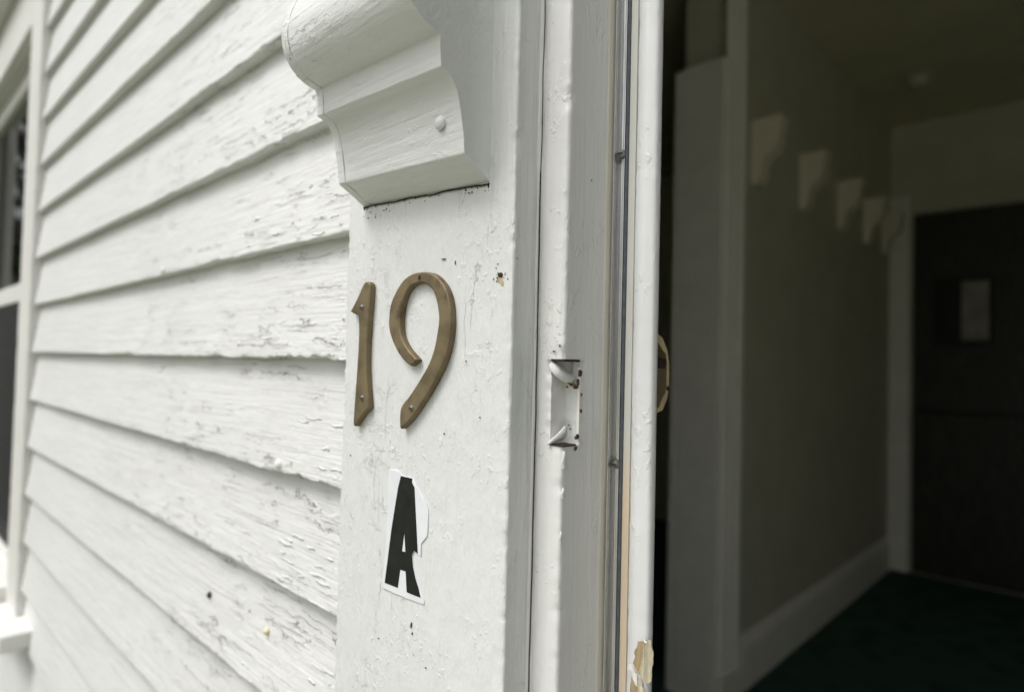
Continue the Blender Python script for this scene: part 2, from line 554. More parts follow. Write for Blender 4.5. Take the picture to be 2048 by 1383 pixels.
tag(link("hall_floor", box_mesh("hall_floor", (-3.2, .025, -.12), (1.9, HB, 0.0)), m_carpet), kind="structure")
tag(link("hall_ceiling", box_mesh("hall_ceiling", (-3.2, .03, CEIL), (1.9, HB, CEIL + .12)), m_ceil), kind="structure")
tag(link("hall_wall_back", box_mesh("hall_wall_back", (-3.3, HB, -.12), (2.02, HB + .12, CEIL + .12)), m_wall), kind="structure")
tag(link("hall_wall_right", box_mesh("hall_wall_right", (1.9, .112, -.12), (2.02, HB, CEIL + .12)), m_wall), kind="structure")
tag(link("side_room_wall", box_mesh("side_room_wall", (-3.32, .112, -.12), (-3.2, HB, CEIL + .12)), m_wall), kind="structure")
tag(link("side_room_brightener", box_mesh("side_room_brightener", (-3.199, HB - .012, 0.001), (-1.236, HB - .001, CEIL - .001)), m_trimin), kind="structure")  # white facing added over the back wall to brighten the gap beside the pilaster
# shell of the front wall behind the siding, with holes for the window and the door
shell = [((-6.5, .028, -.42), (WX0 - .02, .11, 3.2)), ((WX0 - .02, .028, -.42), (WX1 + .02, .11, WZ0 - .03)),
         ((WX0 - .02, .028, WZ1 + .02), (WX1 + .02, .11, 3.2)), ((WX1 + .02, .028, -.42), (-.262, .11, 3.2)),
         ((-.262, .028, 2.40), (DX1 + .045, .11, 3.2)), ((DX1 + .045, .028, -.42), (3.0, .11, 3.2))]
tag(link("front_wall_core", boxes_mesh("front_wall_core", shell), m_house), kind="structure")

# partition between the hall and the side room
part_wall = link("hall_partition", box_mesh("hall_partition", (-1.235, 2.06, 0.0), (-1.03, HB - .002, CEIL)), m_wall)
tag(part_wall, kind="structure")
bb = vertical("baseboard", [(-1.0300, 0), (-1.010, 0), (-1.010, .150), (-1.013, .170), (-1.020, .180), (-1.022, .195), (-1.0300, .200)], 2.075, HB - .022, .2)
bb.transform(Matrix(((1, 0, 0, 0), (0, 0, 1, 0), (0, 1, 0, 0), (0, 0, 0, 1)))); fixn(bb)
link("baseboard", bb, m_trimin, part_wall)

# ------------------------------------------------------------------ clapboard siding
wall = empty("clapboard_wall", (-.98, .02, -.4), "white clapboard house wall of overlapping boards between window and door casing", "wall")
EXPO = .0975
Z_REF = 1.2012
XL, XR = -1.627, -.4095
def board_mesh(k, x0, x1, dense):
    z0 = Z_REF + k * EXPO
    if dense:
        L = x1 - x0
        near = .46
        xs = np.concatenate([np.linspace(x0, x1 - near, int((L - near) / .006)), np.linspace(x1 - near, x1, 240)[1:]])
        rows = np.concatenate([np.linspace(0, .03, 14), np.linspace(.03, .105, 16)[1:]])
    else:
        xs = np.linspace(x0, x1, 24); rows = np.linspace(0, .105, 4)
    sd = 100 + k * 7
    wear = sst(-1.15, -.55, xs)                     # boards are most weathered beside the door
    z_edge = .0009 * fbm(xs * 9, xs * 0, sd, 4) + .0011 * (.25 + .75 * wear) * fbm(xs * 70, xs * 0 + 3, sd + 1, 4)
    rag = sst(.14, .36, fbm(xs * 13, xs * 0 + 8, sd + 2, 4))
    z_edge = z_edge + rag * wear * (.0022 + .0018 * fbm(xs * 160, xs * 0, sd + 4, 3))
    tilt_a = .0010 * math.sin(k * 2.3); z_edge = z_edge + tilt_a * (xs - x0)
    X, Rr = np.meshgrid(xs, rows)
    E = np.broadcast_to(z_edge, X.shape)
    lift = E * (1 - sst(0, .02, Rr))
    Z = z0 + Rr + lift
    Y = .0105 + .0125 * (Rr / EXPO)
    low = 1 - sst(.004, .05, Rr)
    wv = .0012 * fbm(X * 3.3, Rr * 8, sd + 5, 3)
    chk = fbm(X * 7, Rr * 520 + 30, sd + 6, 2)                    # checking along the grain
    W = sst(-1.0, -.5, X)
    patch = sst(-.05, .3, fbm(X * 8, Rr * 18, sd + 7, 3)) * W * (.35 + .65 * low)
    curl = -.0009 * low * sst(.1, .4, fbm(X * 16, Rr * 0, sd + 8, 3)) * W
    Y = Y + wv + patch * .0007 * chk + curl + .00022 * fbm(X * 180, Rr * 220, sd + 9, 3) * (.3 + W)
    Y[-1, :] = np.maximum(Y[-1, :], .0232)
    nx = len(xs); ny = len(rows)
    V = [np.stack([X, Y, Z], -1).reshape(-1, 3)]
    F = grid_faces(nx, ny)
    # rounded lower edge and butt face
    yb = Y[0]; zb = Z[0]
    prof = [(.0002, -.0007), (.0010, -.0012), (.0024, -.0013), (.0070, -.0011 ), (.0145, -.0008)]
    for j, (dy, dzz) in enumerate(prof):
        rgh = .0004 * fbm(xs * 90, xs * 0 + j * 3.3, sd + 11, 3) * (.4 + wear)
        yy = np.minimum(yb + dy + .0006 * wear * fbm(xs * 50, xs * 0 + j, sd + 12, 3), .0268)
        V.append(np.stack([xs, yy, zb + dzz + rgh], -1))
    V = np.concatenate(V)
    base = nx * ny
    prev = list(range(nx))
    for j in range(len(prof)):
        cur = [base + j * nx + i for i in range(nx)]
        F += [(prev[i], cur[i], cur[i + 1], prev[i + 1]) for i in range(nx - 1)]
        prev = cur
    # end caps and back
    for i in (0, nx - 1):
        ring = [i + nx * j for j in range(ny)][::-1] + [base + j * nx + i for j in range(len(prof))]
        F.append(tuple(ring if i == 0 else ring[::-1]))
    top = [nx * (ny - 1) + i for i in range(nx)]
    F += [(prev[i], top[i], top[i + 1], prev[i + 1]) for i in range(nx - 1)]
    return raw("clapboard", V, F)

boards = {}
for k in range(-11, 14):
    dense = -8 <= k <= 8
    o = link("clapboard", board_mesh(k, -4.2 if k <= -7 or k >= 10 else XL, XR, dense), m_clap, wall)
    smooth_by_angle(o, 50)
    boards[k] = o
    if -7 < k < 10:                                 # the same course goes on beyond the window
        smooth_by_angle(link("clapboard", board_mesh(k, -4.2, -2.727, False), m_clap, wall), 50)

def nail(x, y, z, r, mat, board, h=.0022):
    o = link("nail_head", dome("nail_head", (x, y, z), (.12, -1, -.25), r, h), mat, boards[board], True)
    return o
nail(-.5237, .0105, 1.1086, .0050, m_flake, -1, .0045)
nail(-.677, .0165, .955, .0036, m_rust, -3, .004)
nail(-.548, .0165, .9575, .0036, m_flake_y, -3, .004)
nail(-.840, .0110, 1.3035, .0038, m_flake, 1, .004)
nail(-.470, .0135, 1.3060, .0026, m_flake, 1)
nail(-.62, .0125, 1.213, .0026, m_flake, 0)
# split flakes of paint standing off the boards near the casing
def flakes(k, xr, n, seed):
    r = random.Random(seed)
    z0 = Z_REF + k * EXPO
    ms = []
    for i in range(n):
        x = r.uniform(*xr); u = r.uniform(.002, .05); z = z0 + u
        y = .0105 + .0125 * u / EXPO - .0006
        L = r.uniform(.008, .026); w = r.uniform(.0008, .0024)
        path = [(x + L * t, y - .0006 * (t - .5) ** 2 * 2 + .0003, z + .0006 * math.sin(t * 7 + i) + r.uniform(-.0003, .0003)) for t in np.linspace(0, 1, 6)]
        wid = [(0, .0004, w * (.25 + .8 * math.sin(t * math.pi) + r.uniform(-.2, .2))) for t in np.linspace(0, 1, 6)]
        ms.append(ribbon("paint_flake", path, wid, .0003))
    o = link("paint_flake", join_meshes("paint_flake", ms), m_clap, boards[k], True)
    o["kind"] = "stuff"
for k, xr, n in ((0, (-.60, -.44), 12), (-1, (-.70, -.44), 18), (-2, (-.66, -.44), 16), (1, (-.62, -.45), 8), (-3, (-.60, -.45), 8)):
    flakes(k, xr, n, 40 + k)

# ------------------------------------------------------------------ door frame
frame = empty("door_frame", (-.3, .03, 0.0), "white painted door casing and jamb with empty latch mortise and peeling paint", "door frame")
FZ0, FZ1 = 0.0, 2.36
VIS = (.86, 1.56)
cas_poly = fillet([(-.4085, .027), (-.4085, 0.0), (-.2400, 0.0), (-.2400, .0196), (-.2400, .027)], [0, .0012, .0022, 0, 0], 5)
casing = link("casing", vertical("casing", cas_poly, FZ0 - .12, 2.52, .0022, .0018, .00030, .0008, 3, VIS), m_cas, frame)
smooth_by_angle(casing, 60)

# jamb: a notch is cut for the latch between z = 1.156 and 1.202
jx, jr = -.2195, .0030
full = fillet([(-.2615, .0206), (jx, .0206), (jx, .0660), (jx, .109), (-.2615, .109)], [0, jr, 0, 0, 0], 5)
notch = [(-.2615, .0206), (-.2280, .0206), (-.2280, .0340), (jx, .0355), (jx, .109), (-.2615, .109)]
jm = [vertical("a", full, FZ0 - .0, 1.1556, .0025, .0022, .00025, .0011, 8, (.86, 1.1556)),
      vertical("b", notch, 1.1556, 1.2030, .0015, .0012, .0005, .0012, 9),
      vertical("c", full, 1.2030, FZ1, .0025, .0022, .00025, .0011, 10, (1.203, 1.56))]
jamb = link("jamb", join_meshes("jamb", jm), m_jamb, frame)
smooth_by_angle(jamb, 60)

# the crack between casing and jamb, filled with paint except for a dark line
def wander(seed, z0, z1, x, y, a, n):
    zs = np.linspace(z0, z1, n)
    return [(x + a * fbm(np.array([z * 30]), np.array([.5]), seed, 4)[0], y, z) for z in zs]
fillp = fillet([(-.2412, .0175), (-.2390, .0186), (-.2372, .0213), (-.2412, .0213)], [0, .001, .001, 0], 3)
bead = link("paint_bead", vertical("paint_bead", fillp, .86, 1.56, .004, .0008, .0006, 0, 21), m_jamb, frame, True)
pth = wander(4, .86, 1.56, -.2381, .0192, .0006, 160)
crk = link("crack", ribbon("crack", pth, [(.00055 + .0005 * max(0, fbm(np.array([p[2] * 9]), np.array([2.]), 5, 3)[0]) if p[2] < 1.31 else .00022, .0003, 0) for p in pth], .0008), m_hole, frame)

# door stop with a round nose, and the weather strip in front of it
stop_poly = fillet([(-.2194, .0685), (-.2046, .0685), (-.2040, .0640), (-.1975, .0612), (-.1905, .0640), (-.1897, .0680), (-.1925, .0735), (-.2000, .0790), (-.2194, .0815)],
                   [0, .001, .002, .004, .0025, .002, .003, .002, 0], 5)
stop = link("door_stop", vertical("door_stop", stop_poly, FZ0, FZ1, .0022, .0014, .00018, .0003, 14, VIS), m_stop, frame)
smooth_by_angle(stop, 50)
cream = link("primed_strip", vertical("primed_strip", fillet([(-.2094, .0684), (-.2094, .0650), (-.2048, .0650), (-.2048, .0684)], [0, .0003, .0003, 0]), FZ0, FZ1, .05), m_strip, frame)
kerf = link("jamb_edge_strip", vertical("jamb_edge_strip", fillet([(-.2197, .0560), (-.2187, .0566), (-.2176, .0680), (-.2194, .0680)], [0, .0005, .0003, 0]), FZ0, FZ1, .02, None, .0002, 0, 5), m_cream, frame)
ws = None
def wsp(name, poly, mat, r=.0003):
    o = link(name, vertical(name, fillet(poly, r, 3), FZ0, FZ1, .05), mat, ws or frame)
    smooth_by_angle(o, 40)
    return o
ws = wsp("weather_strip", [(-.2172, .0680), (-.2172, .0598), (-.2162, .0595), (-.2160, .0672), (-.2132, .0672), (-.2130, .0640), (-.2118, .0640), (-.2116, .0680)], m_alu)
wsp("seal", [(-.2114, .0680), (-.2114, .0640), (-.2102, .0634), (-.2096, .0646), (-.2096, .0680)], m_vinyl_dk, .0006)
for z in (1.3262, 1.1428, .96, 1.52):
    s = link("screw", dome("screw", (-.2132, .0636, z), (0.15, -1, 0), .0027, .0026), m_steel, ws, True)
    # (slotted head)
    link("screw_slot", box_mesh("screw_slot", (-.2148, .0607, z - .0003), (-.2114, .0611, z + .0003)), m_hole, ws)

# what is left in the latch mortise: slots, paint curls, chips of bare wood
mt = link("latch_mortise", vertical("latch_mortise", fillet([(-.2205, .0338), (-.2183, .0336), (-.2186, .0362), (-.2205, .0362)], .0006), 1.159, 1.199, .002, .0006, .0005, 0, 7), m_flake, frame, True)
link("slot", box_mesh("slot", (-.2286, .0202, 1.2020), (-.2188, .0345, 1.2033), .0004), m_hole, mt)
link("slot", box_mesh("slot", (-.2284, .0204, 1.1553), (-.2189, .0325, 1.1562), .0003), m_hole, mt)
def curl(name, pts, wid, th=.0007):
    P3 = catmull_open(pts, 5); Wd = catmull_open(wid, 5)
    o = link(name, ribbon(name, P3, Wd, th), m_jamb, mt, True)
    return o
def catmull_open(pts, sub):
    P = [np.array(p, float) for p in pts]; out = []
    for i in range(len(P) - 1):
        p0 = P[max(i - 1, 0)]; p1 = P[i]; p2 = P[i + 1]; p3 = P[min(i + 2, len(P) - 1)]
        for k in range(sub):
            t = k / sub
            out.append(tuple(.5 * (2 * p1 + (p2 - p0) * t + (2 * p0 - 5 * p1 + 4 * p2 - p3) * t * t + (3 * p1 - p0 - 3 * p2 + p3) * t ** 3)))
    out.append(tuple(P[-1]))
    return out
curl("paint_curl", [(-.2288, .0205, 1.2010), (-.2262, .0215, 1.1985), (-.2240, .0240, 1.1955), (-.2222, .0285, 1.1925), (-.2215, .0320, 1.1918)],
     [(.0010, .003, .003), (.0015, .005, .0035), (.0008, .008, .003), (.0005, .006, .004), (.0005, .003, .003)], .0010)
curl("paint_curl", [(-.2285, .0205, 1.1572), (-.2268, .0215, 1.1576), (-.2250, .0240, 1.1592), (-.2238, .0268, 1.1622), (-.2236, .0285, 1.1655)],
     [(.001, .003, .002), (.0012, .006, .002), (.001, .007, -.001), (.0005, .005, -.002), (.0003, .0016, -.0008)], .0010)
for i, (x, y, z, a, b) in enumerate([(-.2190, .0345, 1.1958, .0016, .0022), (-.2192, .0330, 1.1905, .0014, .0022), (-.2196, .0310, 1.1880, .0018, .0014),
                                     (-.2180, .0348, 1.1838, .0005, .0009), (-.2180, .0348, 1.1745, .0007, .0014), (-.2188, .0325, 1.1600, .0016, .0014), (-.2186, .0312, 1.1542, .0010, .0014)]):
    link("chip", disc_blob("chip", (x, y, z), (0, 1, 0), (0, 0, 1), a, b, .0006, (1, 0, 0), i, 16, .5), m_rust, mt)
for i, (x, z, a, b) in enumerate([(-.2268, 1.1930, .0009, .0018), (-.2258, 1.1898, .0012, .0007), (-.2272, 1.1878, .0006, .0006), (-.2240, 1.1890, .0015, .0009), (-.2255, 1.1660, .0006, .0004), (-.2243, 1.1640, .0005, .0006)]):
    link("chip", disc_blob("chip", (x, .0336, z), (1, 0, 0), (0, 0, 1), a, b, .0004, (0, -1, 0), 20 + i, 14, .5), m_rust, mt)
for i, (x, y, z, a, b) in enumerate([(-.2262, .0202, 1.2075, .0011, .0004), (-.2222, .0203, 1.2106, .0004, .0006)]):
    link("chip", disc_blob("chip", (x, y, z), (1, 0, 0), (0, 0, 1), a, b, .0004, (0, -1, 0), 40 + i, 14, .5), m_hole, mt)
for i, (x, z, a, b) in enumerate([(-.2236, 1.1912, .0022, .0010), (-.2228, 1.1895, .0016, .0016), (-.2250, 1.1922, .0016, .0008), (-.2262, 1.1945, .0012, .0010)]):
    link("chip", disc_blob("chip", (x, .0334, z), (1, 0, 0), (0, 0, 1), a, b, .0002, (0, -1, 0), 70 + i, 20, .8), m_oldpaint, mt)
# long paint runs below the mortise
for i, (x, y, z, L, w) in enumerate([(-.2192, .0222, 1.148, .010, .0022), (-.2190, .0218, 1.130, .006, .0018), (-.2196, .0214, 1.106, .007, .0016)]):
    path = [(x + .0003 * math.sin(t * 7), y, z + L * (.5 - t)) for t in np.linspace(0, 1, 10)]
    link("paint_run", ribbon("paint_run", path, [(.0006, w * (.3 + math.sin(t * math.pi) * .8), 0) for t in np.linspace(0, 1, 10)], .0012), m_jamb, mt, True)

# peeled patch on the nose of the stop
pe = None
def nose_y(x):
    return float(np.interp(x, [-.2045, -.2030, -.2000, -.1975, -.1945, -.1915, -.1900, -.1885, -.1870], [.0660, .0640, .0625, .0621, .0626, .0637, .0655, .0668, .0672]))
def scrap(name, ring, mat, gap, th=.0004, seed=0, lift=0.0):
    """A ragged scrap lying on (or curling off) the nose of the stop; ring is (x, z) in mm."""
    rr = random.Random(seed)
    ring = resample(ring, 1.0)
    pts = [(x / 1000 + rr.uniform(-.00018, .00018), z / 1000 + rr.uniform(-.0002, .0002)) for x, z in ring]
    bm = bmesh.new()
    f = bm.faces.new([bm.verts.new((x, 0, z)) for x, z in pts])
    bmesh.ops.triangulate(bm, faces=bm.faces[:])
    bmesh.ops.subdivide_edges(bm, edges=bm.edges[:], cuts=1)
    xm = sum(p[0] for p in pts) / len(pts)
    for v in bm.verts:
        v.co.y = nose_y(v.co.x) - gap - lift * ((v.co.x - xm) / .004) ** 2 - .0003 * math.sin(v.co.z * 900 + seed)
    g = bmesh.ops.extrude_face_region(bm, geom=bm.faces[:])
    for v in [e for e in g["geom"] if isinstance(e, bmesh.types.BMVert)]: v.co.y -= th
    bmesh.ops.recalc_face_normals(bm, faces=bm.faces)
    me = bpy.data.meshes.new(name); bm.to_mesh(me); bm.free()
    return link(name, me, mat, pe or frame)
W1 = [(-194.96, 1046.08), (-193.31, 1046.81), (-191.79, 1046.88), (-191.0, 1045.52), (-191.51, 1040.5), (-192.19, 1034.62), (-193.19, 1030.63), (-193.86, 1028.37), (-195.21, 1029.11), (-196.32, 1031.58), (-197.43, 1033.65), (-196.69, 1037.16), (-197.09, 1039.89), (-195.84, 1042.34)]
W2 = [(-198.61, 1025.68), (-196.64, 1024.14), (-194.44, 1022.09), (-193.22, 1020.91), (-191.76, 1019.31), (-191.48, 1009.12), (-199.57, 1009.09), (-198.94, 1018.82), (-199.49, 1021.48)]
F1 = [(-190.97, 1048.28), (-189.55, 1048.0), (-188.75, 1047.85), (-188.86, 1046.2), (-188.34, 1043.76), (-187.55, 1041.81), (-187.24, 1040.31), (-187.39, 1036.25), (-187.58, 1034.18), (-188.36, 1031.51), (-188.02, 1028.82), (-188.37, 1025.41), (-189.41, 1023.91), (-190.46, 1024.34), (-191.67, 1026.11), (-193.18, 1029.83), (-192.8, 1034.41), (-192.18, 1038.66), (-191.7, 1042.86), (-191.63, 1046.12)]
F2 = [(-199.26, 1033.03), (-197.31, 1032.47), (-195.81, 1030.13), (-194.57, 1028.12), (-194.75, 1025.62), (-193.96, 1022.26), (-195.16, 1022.23), (-196.4, 1024.22), (-198.14, 1026.46), (-199.89, 1028.3), (-200.19, 1030.66)]
F3 = [(-193.36, 1027.53), (-192.38, 1026.06), (-191.84, 1023.03), (-190.63, 1021.46), (-190.34, 1019.15), (-191.71, 1011.03), (-193.6, 1011.32), (-193.46, 1020.82), (-194.0, 1023.87)]
pe = scrap("peeled_patch", W1, m_wood, .0006, .0003, 1)
scrap("bare_wood", W2, m_wood, .0006, .0003, 2)
scrap("paint_flake", F1, m_flake_y, .0012, .0004, 3, .0006)
scrap("paint_flake", F2, m_flake, .0012, .0005, 4, .0012)
scrap("paint_flake", F3, m_flake_y, .0016, .0004, 5, .0008)
link("paint_curl", ribbon("paint_curl", catmull_open([(-.1912, .0622, 1.0492), (-.1904, .0614, 1.0478), (-.1894, .0612, 1.0476), (-.1889, .0616, 1.0480)], 4), catmull_open([(.0003, .0008, .0006)] * 4, 4), .0003), m_flake, pe, True)

# inner strike plate: its lip stands past the jamb, painted over and scraped
def yz_plate(name, pts, x, th, mat, parent):
    bm = bmesh.new()
    lo = [bm.verts.new((x - th, a, b)) for a, b in pts]; hi = [bm.verts.new((x, a, b)) for a, b in pts]
    n = len(pts)
    bm.faces.new(hi); bm.faces.new(lo[::-1])
    for i in range(n): bm.faces.new((lo[i], lo[(i + 1) % n], hi[(i + 1) % n], hi[i]))
    bmesh.ops.recalc_face_normals(bm, faces=bm.faces)
    me = bpy.data.meshes.new(name); bm.to_mesh(me); bm.free()
    return link(name, me, mat, parent)
sp = yz_plate("strike_plate", [(.085, 1.223), (.0975, 1.223), (.108, 1.219), (.1145, 1.211), (.1168, 1.203), (.1172, 1.188), (.1150, 1.180), (.1095, 1.1728), (.0985, 1.1706), (.085, 1.1706)], -.2100, .0014, m_oldpaint, frame)
yz_plate("scraped_brass", [(.0955, 1.2195), (.1010, 1.2165), (.1070, 1.2115), (.1118, 1.2085), (.1128, 1.203), (.1128, 1.188), (.1118, 1.184), (.1075, 1.180), (.1040, 1.1745), (.0955, 1.1752)], -.2094, .0008, m_brass, sp)
yz_plate("latch_hole", [(.0950, 1.2068), (.1105, 1.2058), (.1120, 1.2030), (.1100, 1.1992), (.0950, 1.2005)], -.2090, .0006, m_hole, sp)
yz_plate("chip", [(.1135, 1.1880), (.1160, 1.1880), (.1158, 1.1850), (.1130, 1.1858)], -.2089, .0006, m_hole, sp)

# right-hand jamb, head and threshold complete the frame (beyond the picture)
link("jamb", vertical("jamb", fillet([(DX1, .0206), (DX1 + .042, .0206), (DX1 + .042, .109), (DX1, .109)], [.003, 0, 0, 0]), FZ0, FZ1, .2), m_jamb, frame)
link("casing", vertical("casing", fillet([(DX1 + .0205, 0), (DX1 + .189, 0), (DX1 + .189, .027), (DX1 + .0205, .027)], .002), -.12, 2.52, .2), m_cas, frame)
link("head_jamb", box_mesh("head_jamb", (-.2615, .0206, FZ1 + .001), (DX1 + .042, .109, 2.40), .002), m_jamb, frame)
link("head_casing", box_mesh("head_casing", (-.2395, -.001, 2.375), (DX1 + .020, .027, 2.52), .002), m_cas, frame)
link("threshold", box_mesh("threshold", (-.2180, .005, -.129), (DX1 - .002, .105, .012), .006), m_concrete, frame)

# ------------------------------------------------------------------ corbel on the casing
corb = empty("corbel_bracket", (-.325, 0, 1.30), "white painted moulded wooden corbel with a round nose high on the door casing", "bracket")
CP = [(0.0005, .1062), (-.0205, .1180), (-.0215, .127), (-.0236, .140), (-.0268, .1515), (-.0318, .1583), (-.0385, .1600), (-.0400, .1770),
      (-.0478, .1787), (-.0568, .1838), (-.0632, .1922), (-.0657, .2035), (-.0645, .2155), (-.0600, .2280), (-.0525, .2385), (-.0430, .2460), (-.0350, .2500),
      (-.0345, .2600), (-.0500, .2620), (-.0500, .3400), (0.0005, .3400)]
CPr = [0, .0012, .003, .006, .005, .003, .0009, .0008, .004, .005, .005, .005, .006, .006, .006, .005, .003, .002, .002, 0, 0]
def corbel_slab(name, x0, x1, grow, seed, nx):
    prof = resample(fillet(CP, CPr, 4), .003)
    p = np.array(prof); n = len(p)
    c = p.mean(0)
    xs = np.linspace(x0, x1, nx)
    vs = []
    for i, x in enumerate(xs):
        e = .0003 if i in (0, nx - 1) else 0.0       # softened arris
        t = np.roll(p, -1, 0) - np.roll(p, 1, 0)
        nr = np.stack([t[:, 1], -t[:, 0]], 1); nr /= np.linalg.norm(nr, axis=1)[:, None]
        if ((nr * (p - c)).sum(1) < 0).sum() > n / 2: nr = -nr
        s = np.arange(n) * .003
        d = grow - e + .00028 * fbm(np.full(n, x * 60), s * 60, seed, 4) - (.0006 * np.clip(fbm(s * 120, np.full(n, float(i)), seed + 3, 3), 0, 1) if i in (0, nx - 1) else 0)
        q = p + nr * d[:, None]
        dx = .0004 * fbm(s * 40, np.full(n, x * 3), seed + 6, 3) if i in (0, nx - 1) else 0
        z = 1.2 + q[:, 1] - .045 * (x + .3245)
        vs.append(np.stack([np.full(n, x) + dx, q[:, 0], z], 1))
    V = np.concatenate(vs)
    F = grid_faces(n, nx, True)
    F.append(tuple(range(n))); F.append(tuple((nx - 1) * n + i for i in range(n - 1, -1, -1)))
    return fixn(raw(name, V, F))
cb = link("body", corbel_slab("body", -.3811, -.2600, 0.0, 5, 44), m_corb, corb)
smooth_by_angle(cb, 42)
cs = link("side_board", corbel_slab("side_board", -.3892, -.3814, .0002, 25, 6), m_corb, corb)
smooth_by_angle(cs, 42)
link("nail_head", dome("nail_head", (-.2771, -.0232, 1.3355), (0, -1, .1), .0044, .0030, 18, 6), m_corb, corb, True)
# grime gathered in the joint under the corbel
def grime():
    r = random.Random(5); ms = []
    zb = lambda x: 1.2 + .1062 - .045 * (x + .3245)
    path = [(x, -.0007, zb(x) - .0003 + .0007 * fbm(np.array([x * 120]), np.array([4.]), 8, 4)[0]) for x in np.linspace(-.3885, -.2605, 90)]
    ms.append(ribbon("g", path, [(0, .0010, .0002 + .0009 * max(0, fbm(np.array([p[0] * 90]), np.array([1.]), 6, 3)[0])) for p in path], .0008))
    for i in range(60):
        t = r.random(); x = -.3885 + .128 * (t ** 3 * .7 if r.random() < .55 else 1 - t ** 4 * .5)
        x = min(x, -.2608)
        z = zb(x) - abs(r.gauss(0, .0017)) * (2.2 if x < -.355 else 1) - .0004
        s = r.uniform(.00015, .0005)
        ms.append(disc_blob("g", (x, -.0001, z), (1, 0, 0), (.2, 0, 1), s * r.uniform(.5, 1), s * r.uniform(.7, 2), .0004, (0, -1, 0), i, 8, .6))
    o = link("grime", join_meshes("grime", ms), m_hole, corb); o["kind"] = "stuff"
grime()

# ------------------------------------------------------------------ old screw hole in the casing (part of the frame)
hz = link("screw_hole", disc_blob("screw_hole", (-.2490, -.0001, 1.2462), (1, 0, 0), (0, 0, 1), .0020, .0030, .0004, (0, -1, 0), 4, 18, .6), m_oldpaint, frame)
link("hole", disc_blob("hole", (-.2493, -.0001, 1.2494), (1, 0, 0), (0, 0, 1), .0017, .0016, .0007, (0, -1, 0), 8, 14, .15), m_hole, hz)
ms = []
rr = random.Random(3)
for i in range(22):
    a = rr.random() * 6.28; d = abs(rr.gauss(.0030, .0024)); s = rr.uniform(.00012, .0004)
    ms.append(disc_blob("g", (-.2496 + d * math.cos(a), -.0001, 1.2500 + d * .8 * math.sin(a)), (1, 0, 0), (0, 0, 1), s, s * 1.5, .0004, (0, -1, 0), i, 8, .5))
g = link("specks", join_meshes("specks", ms), m_rust, hz); g["kind"] = "stuff"
# dark nicks scattered over the casing
ms = []
for i, (x, z, a, b) in enumerate([(-.3205, 1.0350, .0006, .0018), (-.3195, 1.0300, .0004, .0010), (-.2990, 1.2632, .0020, .0003), (-.2880, 1.2600, .0003, .0012),
                                  (-.2760, 1.2010, .0004, .0004), (-.3960, 1.1320, .0006, .0005), (-.3050, 1.0140, .0006, .0005), (-.2630, 1.1690, .0004, .0004), (-.2940, 1.1570, .0005, .0004), (-.3550, 1.0160, .0004, .0004)]):
    ms.append(disc_blob("g", (x, -.0002, z), (1, 0, 0), (.1, 0, 1), a, b, .0005, (0, -1, 0), 60 + i, 12, .6))
g = link("nick", join_meshes("nick", ms), m_rust, frame); g["kind"] = "stuff"

# ------------------------------------------------------------------ house number and letter
ONE = [(-396.36, 1234.3), (-387.59, 1244.0), (-380.8, 1252.78), (-377.86, 1254.8), (-374.67, 1254.87), (-371.77, 1253.16), (-370.73, 1250.08), (-371.31, 1238.12), (-372.52, 1228.16), (-373.27, 1206.19), (-372.46, 1191.25), (-370.87, 1181.37), (-368.94, 1171.57), (-369.23, 1167.11), (-374.96, 1162.75), (-384.86, 1153.24), (-386.73, 1153.79), (-387.79, 1156.23), (-387.39, 1165.4), (-386.49, 1175.61), (-385.52, 1190.88), (-384.55, 1206.14), (-384.44, 1220.38), (-385.26, 1228.56), (-386.32, 1231.14), (-391.56, 1232.36)]
NINE = [(-323.03, 1196.47), (-330.74, 1199.84), (-338.82, 1206.33), (-345.61, 1214.9), (-348.91, 1222.63), (-348.86, 1231.29), (-346.81, 1238.9), (-341.58, 1246.26), (-334.81, 1252.45), (-327.3, 1255.62), (-319.88, 1256.69), (-311.15, 1256.33), (-304.01, 1254.66), (-297.65, 1251.04), (-292.02, 1245.8), (-287.74, 1238.56), (-285.68, 1229.81), (-285.29, 1220.31), (-286.83, 1209.99), (-291.02, 1199.58), (-296.7, 1190.72), (-303.88, 1181.62), (-311.98, 1172.7), (-320.05, 1164.46), (-327.26, 1158.85), (-331.71, 1156.15), (-333.29, 1156.94), (-334.07, 1163.39), (-333.15, 1169.97), (-329.52, 1174.37), (-325.14, 1177.84), (-319.46, 1183.6), (-312.52, 1191.11), (-305.78, 1199.33), (-301.3, 1208.25), (-298.93, 1217.07), (-297.53, 1225.86), (-298.93, 1232.98), (-301.26, 1239.3), (-304.96, 1244.43), (-309.32, 1247.14), (-314.41, 1248.67), (-320.25, 1248.61), (-326.14, 1246.97), (-330.81, 1242.78), (-333.78, 1237.31), (-335.32, 1230.79), (-335.62, 1224.21), (-334.37, 1217.6), (-330.56, 1211.95), (-325.48, 1207.31), (-319.95, 1203.66), (-316.62, 1201.42), (-318.71, 1199.11)]
